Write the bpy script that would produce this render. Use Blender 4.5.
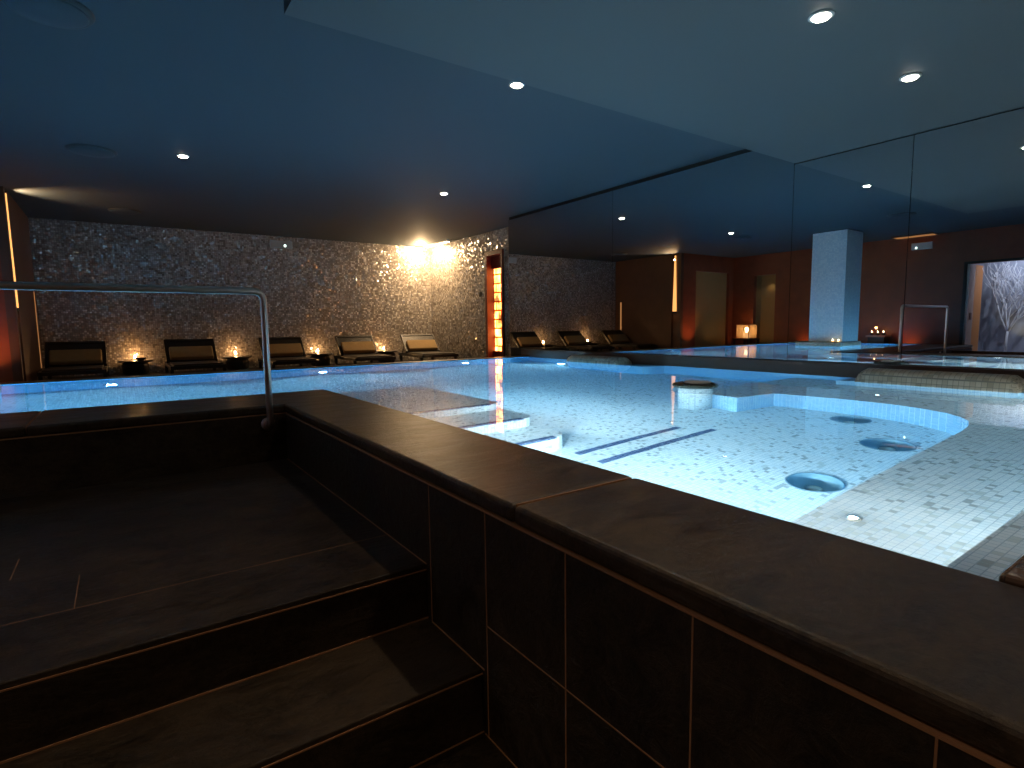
import bpy, bmesh, math, random
from mathutils import Vector, Matrix, Euler

for o in list(bpy.data.objects):
    bpy.data.objects.remove(o)
sc = bpy.context.scene
C = sc.collection
PI = math.pi
rnd = random.Random(7)

# ------------------------------------------------------------------ camera
F_PX = 558.5
EYE = (0.0, 0.0, 0.62)
def _n(v):
    return Vector(v).normalized()
A_ = _n((1315 - 512, 384 - 315, -F_PX))
B_ = _n((119 - 512, 384 - 331, -F_PX))
U_ = A_.cross(B_).normalized()
Rw = Matrix((A_, B_, U_))
cam_data = bpy.data.cameras.new('camera')
cam = bpy.data.objects.new('camera', cam_data)
C.objects.link(cam)
cam_data.sensor_width = 36.0
cam_data.lens = F_PX / 1024 * 36
cam_data.clip_start = 0.02
cam.matrix_world = Matrix.Translation(EYE) @ Rw.to_4x4()
sc.camera = cam

# ------------------------------------------------------------------ colour management, world
sc.view_settings.view_transform = 'Standard'
sc.view_settings.look = 'None'
sc.view_settings.gamma = 1.0
sc.view_settings.use_curve_mapping = False
sc.view_settings.exposure = 0.0
w = bpy.data.worlds.new('world')
sc.world = w
w.use_nodes = True
w.node_tree.nodes['Background'].inputs[0].default_value = (0.02, 0.03, 0.05, 1)
w.node_tree.nodes['Background'].inputs[1].default_value = 0.1
cy = sc.cycles
cy.max_bounces = 12
cy.diffuse_bounces = 4
cy.glossy_bounces = 6
cy.transmission_bounces = 8
cy.transparent_max_bounces = 8
cy.volume_bounces = 0
cy.sample_clamp_indirect = 4.0
cy.blur_glossy = 0.5
cy.caustics_refractive = True
cy.caustics_reflective = True
cy.use_denoising = True
try:
    cy.denoiser = 'OPENIMAGEDENOISE'
except Exception:
    pass

# ------------------------------------------------------------------ lights (fixtures built below, some of them unseen and added for fill)
XM = 6.9          # mirror plane
ZW = -0.015       # water level
HC = 2.9          # ceiling
HG = 2.545        # underside of the dropped soffit
WARM = (1.0, 0.62, 0.30)
CANDLE = (1.0, 0.48, 0.16)
POOL = (0.86, 0.96, 1.0)

def light(name, kind, loc, power, color, radius=0.03, aim=None, spot=None, blend=0.5, size=None):
    d = bpy.data.lights.new(name, kind)
    d.energy = power
    d.color = color
    if kind in ('POINT', 'SPOT'):
        d.shadow_soft_size = radius
    if kind == 'SPOT':
        d.spot_size = math.radians(spot or 60)
        d.spot_blend = blend
    if kind == 'AREA':
        d.shape = 'RECTANGLE'
        d.size, d.size_y = size
    o = bpy.data.objects.new(name, d)
    C.objects.link(o)
    o.location = loc
    if aim is not None:
        o.rotation_euler = (Vector(aim) - Vector(loc)).to_track_quat('-Z', 'Y').to_euler()
    return o

# underwater lamps: (position, direction, power); some unseen, added to brighten bench and steps
BLUE_LAMP, WHITE_LAMP, WARM_LAMP = (0.42, 0.80, 1.0), (1.0, 0.97, 0.92), (1.0, 0.90, 0.76)
POOL_LAMPS = [
    ((-0.13, 9.1, -0.80), (0, -1, 0), 60, BLUE_LAMP), ((2.62, 9.1, -0.75), (0, -1, 0), 60, BLUE_LAMP), ((5.25, 9.1, -0.65), (0, -1, 0), 60, BLUE_LAMP),
    ((-2.6, 9.1, -0.80), (0, -1, 0), 50, BLUE_LAMP),
    ((6.79, 8.0, -1.12), (-1, 0, 0), 55, BLUE_LAMP), ((6.79, 6.6, -1.15), (-1, 0, 0), 55, BLUE_LAMP),
    ((2.74, 5.2, -0.80), (1, 0, 0), 55, BLUE_LAMP), ((2.74, 4.1, -0.80), (1, 0, 0), 55, WHITE_LAMP),
    ((1.69, 2.5, -0.60), (1, 0, 0), 80, WHITE_LAMP), ((1.69, 1.55, -0.80), (1, 0, 0), 110, WHITE_LAMP), ((1.69, 0.85, -0.28), (1, 0, 0), 42, WHITE_LAMP),
    ((0.4, 5.77, -0.75), (0, 1, 0), 60, BLUE_LAMP), ((-1.6, 5.77, -0.75), (0, 1, 0), 60, BLUE_LAMP), ((-3.3, 7.4, -0.75), (1, 0, 0), 60, BLUE_LAMP),
    ((5.90, 0.54, -0.32), (0, 1, 0), 28, WARM_LAMP), ((1.69, 3.0, -0.14), (1, 0, 0), 12, WHITE_LAMP),
]
K_POOL = 2.6
for p, d, e, col in POOL_LAMPS:
    q = Vector(p) + Vector(d) * 0.09
    light('pool_lamp_light', 'SPOT', q, e * K_POOL, col, 0.05, aim=q + Vector(d), spot=165, blend=0.6)
# small lamps set flush in the massage bench
BENCH_LAMPS = [((2.36, 1.0), 3), ((5.81, 2.31), 7)]
# downlights in the ceilings: (x, y, ceiling height, power)
DOWN = [(0.85, 8.70, HC, 10), (4.74, 8.75, HC, 10), (3.26, 4.52, HC, 14),
        (3.78, 1.94, HG, 16), (5.29, 1.99, HG, 16), (2.05, 2.1, HG, 60), (2.2, 0.2, HG, 20), (-1.9, 2.2, HC, 60), (-1.3, -1.3, HC, 160)]  # last two are unseen fill lamps, added to lighten the risers and outer wall
for x, y, h, e in DOWN:
    light('downlight_light', 'SPOT', (x, y, h - 0.03), e, (1.0, 0.72, 0.45), 0.04, aim=(x, y, 0), spot=110, blend=0.8)

# corner wall washer, groove lights, candles, lantern
light('wall_washer_light', 'AREA', (7.28, 13.9, HC - 0.075), 95, (1.0, 0.66, 0.34), aim=(7.5, 14.4, 0.8), size=(0.08, 1.1))
light('wall_washer_end_light', 'POINT', (7.08, 14.50, HC - 0.18), 150, (1.0, 0.66, 0.34), 0.05)
light('groove_light', 'SPOT', (-1.29, 12.2, 2.70), 100, (1.0, 0.60, 0.30), 0.02, aim=(-0.7, 12.25, 2.95), spot=110, blend=0.9)
# unseen floor uplights added to wash the russet walls
UP = [(-1.72, 11.50, 60), (-3.98, 9.3, 14), (-3.98, 8.2, 14), (-3.98, 6.4, 16)]
for x, y, e in UP:
    light('floor_uplight_light', 'SPOT', (x, y, -0.26), e, (1.0, 0.40, 0.14), 0.03, aim=(x - (0.25 if x < -3 else 0.0), y + (0.0 if x < -3 else 0.2), 1.0), spot=100, blend=0.9)
light('groove_down_light', 'SPOT', (-1.20, 12.2, 1.05), 3, (1.0, 0.50, 0.18), 0.03, aim=(-1.3, 12.1, -0.2), spot=120, blend=0.9)

# ------------------------------------------------------------------ mesh builder
class MB:
    def __init__(self):
        self.v, self.f, self.m, self.s = [], [], [], []
        self.mats = []
        self.cur = 0
    def use(self, mat):
        if mat not in self.mats:
            self.mats.append(mat)
        self.cur = self.mats.index(mat)
        return self
    def _add(self, vs, fs, smooth=False):
        b = len(self.v)
        self.v += [tuple(p) for p in vs]
        for f in fs:
            self.f.append(tuple(b + i for i in f))
            self.m.append(self.cur)
            self.s.append(smooth)
        return self
    def box(self, x0, x1, y0, y1, z0, z1):
        vs = [(x, y, z) for z in (z0, z1) for y in (y0, y1) for x in (x0, x1)]
        return self._add(vs, [(0, 2, 3, 1), (4, 5, 7, 6), (0, 1, 5, 4), (2, 6, 7, 3), (0, 4, 6, 2), (1, 3, 7, 5)])
    def obox(self, c, size, rot):
        """oriented box: centre, size, Euler"""
        R = Euler(rot).to_matrix()
        c = Vector(c)
        hx, hy, hz = [s / 2 for s in size]
        vs = [c + R @ Vector((x, y, z)) for z in (-hz, hz) for y in (-hy, hy) for x in (-hx, hx)]
        return self._add(vs, [(0, 2, 3, 1), (4, 5, 7, 6), (0, 1, 5, 4), (2, 6, 7, 3), (0, 4, 6, 2), (1, 3, 7, 5)])
    def prism(self, poly, z0, z1, smooth=False, side=None):
        n = len(poly)
        vs = [(x, y, z0) for x, y in poly] + [(x, y, z1) for x, y in poly]
        self._add(vs, [tuple(range(n - 1, -1, -1)), tuple(range(n, 2 * n))])
        if side:
            self.use(side)
        return self._add(vs, [(i, (i + 1) % n, n + (i + 1) % n, n + i) for i in range(n)], smooth)
    def lathe(self, c, prof, n=32, axis='z', smooth=True, close=False):
        """prof: list of (r, h)"""
        vs = []
        for r, h in prof:
            for k in range(n):
                a = 2 * PI * k / n
                x, y = r * math.cos(a), r * math.sin(a)
                if axis == 'z':
                    p = (c[0] + x, c[1] + y, c[2] + h)
                elif axis == 'y':
                    p = (c[0] + x, c[1] + h, c[2] + y)
                else:
                    p = (c[0] + h, c[1] + x, c[2] + y)
                vs.append(p)
        fs = []
        for j in range(len(prof) - 1):
            for k in range(n):
                a, b = j * n + k, j * n + (k + 1) % n
                fs.append((a, b, b + n, a + n))
        fs.append(tuple(range(n - 1, -1, -1)))
        m = (len(prof) - 1) * n
        fs.append(tuple(range(m, m + n)))
        return self._add(vs, fs, smooth)
    def tube(self, pts, r, n=12, r2=None, smooth=True):
        P = [Vector(p) for p in pts]
        N = len(P)
        vs = []
        up = None
        for i, p in enumerate(P):
            t = (P[min(i + 1, N - 1)] - P[max(i - 1, 0)]).normalized()
            if up is None:
                up = Vector((0, 0, 1)) if abs(t.z) < 0.9 else Vector((1, 0, 0))
            a = t.cross(up).normalized()
            b = a.cross(t).normalized()
            up = b
            rr = r if r2 is None else r + (r2 - r) * i / (N - 1)
            for k in range(n):
                an = 2 * PI * k / n
                vs.append(p + a * rr * math.cos(an) + b * rr * math.sin(an))
        fs = []
        for i in range(N - 1):
            for k in range(n):
                q, s = i * n + k, i * n + (k + 1) % n
                fs.append((q, s, s + n, q + n))
        fs.append(tuple(range(n - 1, -1, -1)))
        fs.append(tuple(range((N - 1) * n, N * n)))
        return self._add(vs, fs, smooth)
    def build(self, name, mat=None, parent=None, bevel=0.0, seg=2, fix=True):
        me = bpy.data.meshes.new(name)
        off = parent_world(parent) if parent is not None else Vector((0, 0, 0))
        me.from_pydata([tuple(Vector(p) - off) for p in self.v], [], self.f)
        if self.mats:
            for m in self.mats:
                me.materials.append(m)
            for p, mi in zip(me.polygons, self.m):
                p.material_index = mi
        elif mat:
            me.materials.append(mat)
        for p, s in zip(me.polygons, self.s):
            p.use_smooth = s
        if fix:
            bm = bmesh.new()
            bm.from_mesh(me)
            bmesh.ops.remove_doubles(bm, verts=bm.verts, dist=1e-6)
            bmesh.ops.recalc_face_normals(bm, faces=bm.faces)
            bm.to_mesh(me)
            bm.free()
        o = bpy.data.objects.new(name, me)
        C.objects.link(o)
        if parent is not None:
            o.parent = parent
        if bevel:
            b = o.modifiers.new('bevel', 'BEVEL')
            b.width = bevel
            b.segments = seg
            b.limit_method = 'ANGLE'
            b.angle_limit = math.radians(40)
        return o

def parent_world(p):
    v = Vector(p.location)
    while p.parent is not None:
        p = p.parent
        v += Vector(p.location)
    return v

def tag(o, label=None, cat=None, group=None, kind=None):
    if label: o['label'] = label
    if cat: o['category'] = cat
    if group: o['group'] = group
    if kind: o['kind'] = kind
    return o

def thing(name, loc, label, cat, group=None, kind=None):
    o = bpy.data.objects.new(name, None)
    C.objects.link(o)
    o.location = loc
    o.empty_display_size = 0.1
    return tag(o, label, cat, group, kind)

def copy_tree(o, parent=None):
    c = o.copy()
    C.objects.link(c)
    c.parent = parent
    for ch in list(o.children):
        copy_tree(ch, c)
    return c

# ------------------------------------------------------------------ materials
def mat_new(name):
    m = bpy.data.materials.new(name)
    m.use_nodes = True
    nt = m.node_tree
    for n in list(nt.nodes):
        nt.nodes.remove(n)
    out = nt.nodes.new('ShaderNodeOutputMaterial')
    return m, nt, out

def plain(name, col, rough=0.5, metal=0.0, spec=0.5, emit=None, strength=0.0, noise=0.0, scale=8.0, bump=0.0):
    m, nt, out = mat_new(name)
    b = nt.nodes.new('ShaderNodeBsdfPrincipled')
    nt.links.new(b.outputs[0], out.inputs[0])
    b.inputs['Base Color'].default_value = (*col, 1)
    b.inputs['Roughness'].default_value = rough
    b.inputs['Metallic'].default_value = metal
    b.inputs['Specular IOR Level'].default_value = spec
    if emit:
        b.inputs['Emission Color'].default_value = (*emit, 1)
        b.inputs['Emission Strength'].default_value = strength
    if noise or bump:
        tc = nt.nodes.new('ShaderNodeTexCoord')
        nz = nt.nodes.new('ShaderNodeTexNoise')
        nz.inputs['Scale'].default_value = scale
        nz.inputs['Detail'].default_value = 6
        nt.links.new(tc.outputs['Object'], nz.inputs['Vector'])
        if noise:
            mx = nt.nodes.new('ShaderNodeMix')
            mx.data_type = 'RGBA'
            mx.inputs[6].default_value = (*[c * (1 - noise) for c in col], 1)
            mx.inputs[7].default_value = (*[min(1, c * (1 + noise)) for c in col], 1)
            nt.links.new(nz.outputs['Fac'], mx.inputs[0])
            nt.links.new(mx.outputs[2], b.inputs['Base Color'])
        if bump:
            bp = nt.nodes.new('ShaderNodeBump')
            bp.inputs['Strength'].default_value = bump
            bp.inputs['Distance'].default_value = 0.01
            nt.links.new(nz.outputs['Fac'], bp.inputs['Height'])
            nt.links.new(bp.outputs[0], b.inputs['Normal'])
    return m

def mosaic(name, size, stops, grout, rough=0.2, metal=0.0, tilt=0.0, groutw=0.08, spec=0.5, patch=None, jitter=0.0):
    """small square tiles: colour, sheen and a slight tilt of its own for each tile; grout follows the face's direction"""
    m, nt, out = mat_new(name)
    N, L = nt.nodes, nt.links
    b = N.new('ShaderNodeBsdfPrincipled')
    L.new(b.outputs[0], out.inputs[0])
    geo = N.new('ShaderNodeNewGeometry')
    def vm(op, a, c=None):
        n = N.new('ShaderNodeVectorMath'); n.operation = op
        for i, x in enumerate((a, c)):
            if x is None: continue
            if isinstance(x, (tuple, list)): n.inputs[i].default_value = x
            else: L.new(x, n.inputs[i])
        return n
    def mt(op, a, c=None, clamp=False):
        n = N.new('ShaderNodeMath'); n.operation = op; n.use_clamp = clamp
        for i, x in enumerate((a, c)):
            if x is None: continue
            if isinstance(x, (int, float)): n.inputs[i].default_value = x
            else: L.new(x, n.inputs[i])
        return n.outputs[0]
    p0 = vm('ADD', geo.outputs['Position'], (37.0031, 37.0047, 37.0023)).outputs[0]
    sc_ = vm('SCALE', p0); sc_.inputs['Scale'].default_value = 1.0 / size
    # flatten the coordinate along the face normal so a face lying on a cell border stays in one cell
    absn = vm('ABSOLUTE', geo.outputs['True Normal']).outputs[0]
    inv = vm('SUBTRACT', (1, 1, 1), absn).outputs[0]
    rnd_ = vm('MULTIPLY', inv, (1, 1, 1)).outputs[0]
    cellp = vm('MULTIPLY', sc_.outputs[0], rnd_).outputs[0]
    fl = vm('FLOOR', cellp).outputs[0]
    wn = N.new('ShaderNodeTexWhiteNoise'); wn.noise_dimensions = '3D'
    L.new(fl, wn.inputs['Vector'])
    cr = N.new('ShaderNodeValToRGB')
    cr.color_ramp.interpolation = 'CONSTANT'
    el = cr.color_ramp.elements
    el[0].position, el[0].color = 0, (*stops[0][1], 1)
    el[1].position, el[1].color = stops[1][0], (*stops[1][1], 1)
    for pos, c in stops[2:]:
        e = el.new(pos); e.color = (*c, 1)
    val = wn.outputs['Value']
    if patch:
        nz = N.new('ShaderNodeTexNoise'); nz.inputs['Scale'].default_value = patch[0]
        L.new(fl, nz.inputs['Vector'])
        k = mt('MULTIPLY', mt('SUBTRACT', nz.outputs['Fac'], 0.5), patch[1])
        val = mt('ADD', val, k, True)
    L.new(val, cr.inputs[0])
    # grout
    fr = vm('FRACTION', cellp).outputs[0]
    sx = N.new('ShaderNodeSeparateXYZ'); L.new(fr, sx.inputs[0])
    sn = N.new('ShaderNodeSeparateXYZ'); L.new(absn, sn.inputs[0])
    g = None
    for ax in range(3):
        lo = mt('LESS_THAN', sx.outputs[ax], groutw)
        k = mt('MULTIPLY', lo, mt('LESS_THAN', sn.outputs[ax], 0.7))
        g = k if g is None else mt('MAXIMUM', g, k)
    mx = N.new('ShaderNodeMix'); mx.data_type = 'RGBA'
    L.new(g, mx.inputs[0]); L.new(cr.outputs[0], mx.inputs[6]); mx.inputs[7].default_value = (*grout, 1)
    L.new(mx.outputs[2], b.inputs['Base Color'])
    rg = mt('ADD', mt('MULTIPLY', g, 0.5), rough, True)
    L.new(rg, b.inputs['Roughness'])
    b.inputs['Metallic'].default_value = metal
    b.inputs['Specular IOR Level'].default_value = spec
    if tilt:
        t = vm('SUBTRACT', wn.outputs['Color'], (0.5, 0.5, 0.5)).outputs[0]
        ts = vm('SCALE', t); ts.inputs['Scale'].default_value = tilt
        ad = vm('ADD', geo.outputs['Normal'], ts.outputs[0]).outputs[0]
        nn = vm('NORMALIZE', ad).outputs[0]
        L.new(nn, b.inputs['Normal'])
    return m

def slate(name, dark, light_, rough=0.38, bump=0.6):
    """riven dark stone: broad clouds, fine grain and drawn-out ridges"""
    m, nt, out = mat_new(name)
    N, L = nt.nodes, nt.links
    b = N.new('ShaderNodeBsdfPrincipled')
    b.inputs['Specular IOR Level'].default_value = 0.4
    L.new(b.outputs[0], out.inputs[0])
    tc = N.new('ShaderNodeTexCoord')
    def noise(scale, detail, dist=0.0, sc3=(1, 1, 1), rot=(0, 0, 0), rr=0.6):
        mp = N.new('ShaderNodeMapping'); mp.inputs['Scale'].default_value = sc3; mp.inputs['Rotation'].default_value = rot
        L.new(tc.outputs['Object'], mp.inputs[0])
        n = N.new('ShaderNodeTexNoise'); n.inputs['Scale'].default_value = scale; n.inputs['Detail'].default_value = detail
        n.inputs['Distortion'].default_value = dist; n.inputs['Roughness'].default_value = rr
        L.new(mp.outputs[0], n.inputs['Vector'])
        return n.outputs['Fac']
    def mth(op, a, c):
        n = N.new('ShaderNodeMath'); n.operation = op
        for i, x in enumerate((a, c)):
            if isinstance(x, (int, float)): n.inputs[i].default_value = x
            else: L.new(x, n.inputs[i])
        return n.outputs[0]
    cloud = noise(1.7, 4, 0.6)
    ridge = noise(3.6, 10, 0.8, (1, 2.6, 2.6), (0, 0, 0.35), 0.68)
    grain = noise(38, 8, 0.4, rr=0.75)
    mix = mth('ADD', mth('MULTIPLY', cloud, 0.30), mth('ADD', mth('MULTIPLY', ridge, 0.36), mth('MULTIPLY', grain, 0.34)))
    cr = N.new('ShaderNodeValToRGB')
    cr.color_ramp.elements[0].position = 0.40; cr.color_ramp.elements[0].color = (*dark, 1)
    cr.color_ramp.elements[1].position = 0.62; cr.color_ramp.elements[1].color = (*light_, 1)
    L.new(mix, cr.inputs[0]); L.new(cr.outputs[0], b.inputs['Base Color'])
    mr = N.new('ShaderNodeMapRange'); mr.inputs['From Min'].default_value = 0.35; mr.inputs['From Max'].default_value = 0.65
    mr.inputs['To Min'].default_value = rough - 0.03; mr.inputs['To Max'].default_value = rough + 0.12
    L.new(ridge, mr.inputs['Value']); L.new(mr.outputs[0], b.inputs['Roughness'])
    h = mth('ADD', ridge, mth('MULTIPLY', grain, 0.30))
    bp = N.new('ShaderNodeBump'); bp.inputs['Strength'].default_value = bump; bp.inputs['Distance'].default_value = 0.02
    L.new(h, bp.inputs['Height']); L.new(bp.outputs[0], b.inputs['Normal'])
    return m

M = {}
M['ceiling'] = plain('ceiling_paint', (0.024, 0.038, 0.050), 0.75)
M['soffit'] = plain('soffit_paint', (0.050, 0.060, 0.064), 0.7)
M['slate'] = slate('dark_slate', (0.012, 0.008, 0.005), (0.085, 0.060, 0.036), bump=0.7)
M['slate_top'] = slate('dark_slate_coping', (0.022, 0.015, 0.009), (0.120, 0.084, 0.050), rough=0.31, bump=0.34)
M['grout'] = plain('rusty_grout', (0.52, 0.27, 0.135), 0.8)
M['brown'] = plain('russet_wall_panel', (0.17, 0.034, 0.009), 0.55, noise=0.35, scale=3.0, bump=0.15)
M['brown_dark'] = plain('dark_brown_wall', (0.07, 0.032, 0.018), 0.5, noise=0.3, scale=3.0)
M['black'] = plain('matt_black', (0.008, 0.008, 0.008), 0.7)
M['deck'] = plain('dark_deck_stone', (0.006, 0.0055, 0.005), 0.55, noise=0.4, scale=5, bump=0.2)
M['pool'] = mosaic('white_pool_mosaic', 0.030, [(0, (0.80, 0.83, 0.83)), (0.55, (0.72, 0.78, 0.80)), (0.84, (0.60, 0.64, 0.62)), (0.93, (0.40, 0.43, 0.42))],
                   (0.40, 0.48, 0.53), rough=0.25, groutw=0.11, tilt=0.03)
M['poolwall'] = mosaic('blue_pool_wall_mosaic', 0.042, [(0, (0.30, 0.62, 0.85)), (0.5, (0.24, 0.56, 0.84)), (0.85, (0.40, 0.70, 0.88))],
                   (0.40, 0.55, 0.66), rough=0.25, groutw=0.09, tilt=0.03)
M['benchface'] = mosaic('light_blue_bench_mosaic', 0.03, [(0, (0.33, 0.56, 0.74)), (0.5, (0.28, 0.51, 0.72)), (0.85, (0.44, 0.65, 0.78))],
                  (0.62, 0.74, 0.80), rough=0.25, groutw=0.1, tilt=0.03)
M['rim'] = mosaic('brown_rim_mosaic', 0.042, [(0, (0.15, 0.085, 0.05)), (0.5, (0.21, 0.13, 0.08)), (0.85, (0.09, 0.055, 0.035))],
                  (0.05, 0.03, 0.02), rough=0.15, groutw=0.12, tilt=0.04)
M['headrest'] = mosaic('taupe_headrest_mosaic', 0.042, [(0, (0.36, 0.29, 0.21)), (0.5, (0.43, 0.35, 0.26)), (0.85, (0.25, 0.20, 0.14))],
                  (0.16, 0.14, 0.11), rough=0.3, groutw=0.1, tilt=0.04)
M['navy'] = mosaic('navy_mosaic', 0.025, [(0, (0.03, 0.05, 0.13)), (0.5, (0.05, 0.08, 0.18)), (0.85, (0.12, 0.17, 0.28))],
                  (0.25, 0.35, 0.45), rough=0.25, groutw=0.1)
M['bluecol'] = mosaic('pale_blue_column_mosaic', 0.04, [(0, (0.55, 0.70, 0.78)), (0.5, (0.48, 0.64, 0.74)), (0.85, (0.62, 0.75, 0.80))],
                  (0.5, 0.6, 0.66), rough=0.3, groutw=0.1, tilt=0.05)
M['bronze'] = mosaic('bronze_wall_mosaic', 0.040, [(0, (0.42, 0.38, 0.34)), (0.3, (0.34, 0.30, 0.27)), (0.55, (0.50, 0.46, 0.42)), (0.76, (0.24, 0.21, 0.19)), (0.90, (0.60, 0.57, 0.53))],
                  (0.12, 0.11, 0.10), rough=0.11, metal=0.3, groutw=0.12, tilt=0.45)
M['chrome'] = plain('brushed_steel', (0.92, 0.80, 0.68), 0.34, 1.0)
M['trimwhite'] = plain('white_lamp_trim', (0.6, 0.6, 0.58), 0.4)
M['speaker'] = plain('speaker_grille', (0.02, 0.025, 0.03), 0.7)  # shadow edge round the speaker disc, put into the ring colour
M['beige'] = plain('beige_plaster', (0.26, 0.17, 0.07), 0.8)
M['rattan'] = plain('black_lounger_frame', (0.012, 0.010, 0.009), 0.45, bump=0.4, scale=60)
M['sling'] = plain('dark_lounger_sling', (0.022, 0.016, 0.012), 0.7)
M['cushion'] = plain('tan_cushion', (0.27, 0.175, 0.07), 0.85, noise=0.15, scale=10, bump=0.2)
M['table'] = plain('dark_side_table', (0.018, 0.013, 0.011), 0.3)
M['redwood'] = plain('red_door_frame', (0.13, 0.012, 0.005), 0.45)
M['orangewood'] = plain('orange_jamb_board', (0.50, 0.20, 0.06), 0.5)
M['pinkboard'] = plain('pale_pink_jamb_board', (0.46, 0.33, 0.28), 0.6)
M['bark'] = plain('white_painted_bark', (0.80, 0.80, 0.85), 0.7)
M['alcove'] = plain('grey_alcove_plaster', (0.42, 0.44, 0.52), 0.85, noise=0.15, scale=2)
M['stonecap'] = slate('green_black_stone_cap', (0.03, 0.035, 0.028), (0.10, 0.11, 0.09), rough=0.22)
M['pebble'] = plain('pale_soap_dish', (0.70, 0.66, 0.58), 0.35)
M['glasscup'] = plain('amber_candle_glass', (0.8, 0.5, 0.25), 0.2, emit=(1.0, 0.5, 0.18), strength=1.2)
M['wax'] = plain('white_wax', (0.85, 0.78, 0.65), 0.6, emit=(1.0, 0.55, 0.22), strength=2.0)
def emit(name, col, s):
    m, nt, out = mat_new(name)
    e = nt.nodes.new('ShaderNodeEmission')
    e.inputs[0].default_value = (*col, 1); e.inputs[1].default_value = s
    nt.links.new(e.outputs[0], out.inputs[0])
    return m
M['downlens'] = emit('downlight_lens', (1.0, 0.86, 0.68), 40)
M['poollens'] = emit('pool_lamp_lens', (0.75, 0.95, 1.0), 14)
M['flame'] = emit('candle_flame', (1.0, 0.62, 0.28), 90)
M['washlens'] = emit('washer_lens', (1.0, 0.72, 0.42), 14)
M['groovelens'] = emit('groove_lens', (1.0, 0.42, 0.12), 1.8)
M['dimgroove'] = emit('dim_groove_lens', (1.0, 0.42, 0.14), 0.45)
M['ledwhite'] = emit('small_led', (0.8, 1.0, 0.9), 6)
M['shade'] = plain('lantern_paper_glass', (0.9, 0.7, 0.4), 0.4, emit=(1.0, 0.55, 0.22), strength=2.6)
M['signglass'] = plain('grey_sign_glass', (0.35, 0.40, 0.42), 0.3)

# dark mirror glass
m, nt, out = mat_new('mirror_glass')
g = nt.nodes.new('ShaderNodeBsdfGlossy')
g.inputs['Color'].default_value = (0.74, 0.76, 0.76, 1); g.inputs['Roughness'].default_value = 0.0
nt.links.new(g.outputs[0], out.inputs[0])
M['mirror'] = m

# water: refracting, faintly rippled, absorbing red
m, nt, out = mat_new('pool_water')
g = nt.nodes.new('ShaderNodeBsdfGlass')
g.inputs['Color'].default_value = (1, 1, 1, 1); g.inputs['Roughness'].default_value = 0.0; g.inputs['IOR'].default_value = 1.333
va = nt.nodes.new('ShaderNodeVolumeAbsorption')
va.inputs['Color'].default_value = (0.12, 0.70, 0.95, 1); va.inputs['Density'].default_value = 0.22
tc = nt.nodes.new('ShaderNodeTexCoord')
nz = nt.nodes.new('ShaderNodeTexNoise'); nz.inputs['Scale'].default_value = 2.6; nz.inputs['Detail'].default_value = 2
bp = nt.nodes.new('ShaderNodeBump'); bp.inputs['Strength'].default_value = 0.10; bp.inputs['Distance'].default_value = 0.012
nt.links.new(tc.outputs['Object'], nz.inputs['Vector'])
nt.links.new(nz.outputs['Fac'], bp.inputs['Height'])
nt.links.new(bp.outputs[0], g.inputs['Normal'])
nt.links.new(g.outputs[0], out.inputs[0])
nt.links.new(va.outputs[0], out.inputs[1])
M['water'] = m

# backlit rock salt blocks
m, nt, out = mat_new('backlit_salt_blocks')
N, L = nt.nodes, nt.links
tc = N.new('ShaderNodeTexCoord')
sp = N.new('ShaderNodeSeparateXYZ'); mp = N.new('ShaderNodeCombineXYZ')
bk = N.new('ShaderNodeTexBrick'); bk.inputs['Scale'].default_value = 1.0
bk.inputs['Brick Width'].default_value = 0.42; bk.inputs['Row Height'].default_value = 0.22; bk.inputs['Mortar Size'].default_value = 0.02
bk.inputs['Color1'].default_value = (1.0, 0.42, 0.10, 1); bk.inputs['Color2'].default_value = (1.0, 0.30, 0.06, 1); bk.inputs['Mortar'].default_value = (0.35, 0.03, 0.0, 1)
nz = N.new('ShaderNodeTexNoise'); nz.inputs['Scale'].default_value = 4; nz.inputs['Detail'].default_value = 3
L.new(tc.outputs['Object'], sp.inputs[0]); L.new(sp.outputs[1], mp.inputs[0]); L.new(sp.outputs[2], mp.inputs[1]); L.new(mp.outputs[0], bk.inputs['Vector']); L.new(tc.outputs['Object'], nz.inputs['Vector'])
mr = N.new('ShaderNodeMapRange'); mr.inputs['From Min'].default_value = 0.35; mr.inputs['From Max'].default_value = 0.7
mr.inputs['To Min'].default_value = 0.8; mr.inputs['To Max'].default_value = 14.0
L.new(nz.outputs['Fac'], mr.inputs['Value'])
e = N.new('ShaderNodeEmission')
L.new(bk.outputs['Color'], e.inputs[0]); L.new(mr.outputs[0], e.inputs[1]); L.new(e.outputs[0], out.inputs[0])
M['salt'] = m

# ------------------------------------------------------------------ room shell
def struct(name, b, mat=None, **k):
    o = b.build(name, mat, **k)
    o['kind'] = 'structure'
    return o

def bx(mat, *a):
    return MB().use(mat).box(*a)

DK = -0.32        # deck behind the pool
struct('ceiling', bx(M['ceiling'], -6.6, 8.0, -3.2, 15.2, HC, HC + 0.1))
struct('trim_1', bx(M['soffit'], 0.97, 6.92, -3.0, 3.785, HG, HC))                       # dropped soffit
struct('wall_back', bx(M['bronze'], -1.45, 7.75, 14.9, 15.1, DK, HC))
# side wall of the niche corner, with the door hole of the salt room
DY0, DY1, DZ1 = 11.08, 11.86, 2.42
b = MB().use(M['bronze'])
b.box(7.55, 7.75, DY1, 14.9, DK, HC)
b.box(7.55, 7.75, 10.0, DY0, DK, HC)
b.box(7.55, 7.75, DY0, DY1, DZ1, HC)
struct('wall_side', b)
struct('wall_right', MB().use(M['black']).box(6.935, 7.75, -3.0, 9.95, -1.5, HC))
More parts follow.
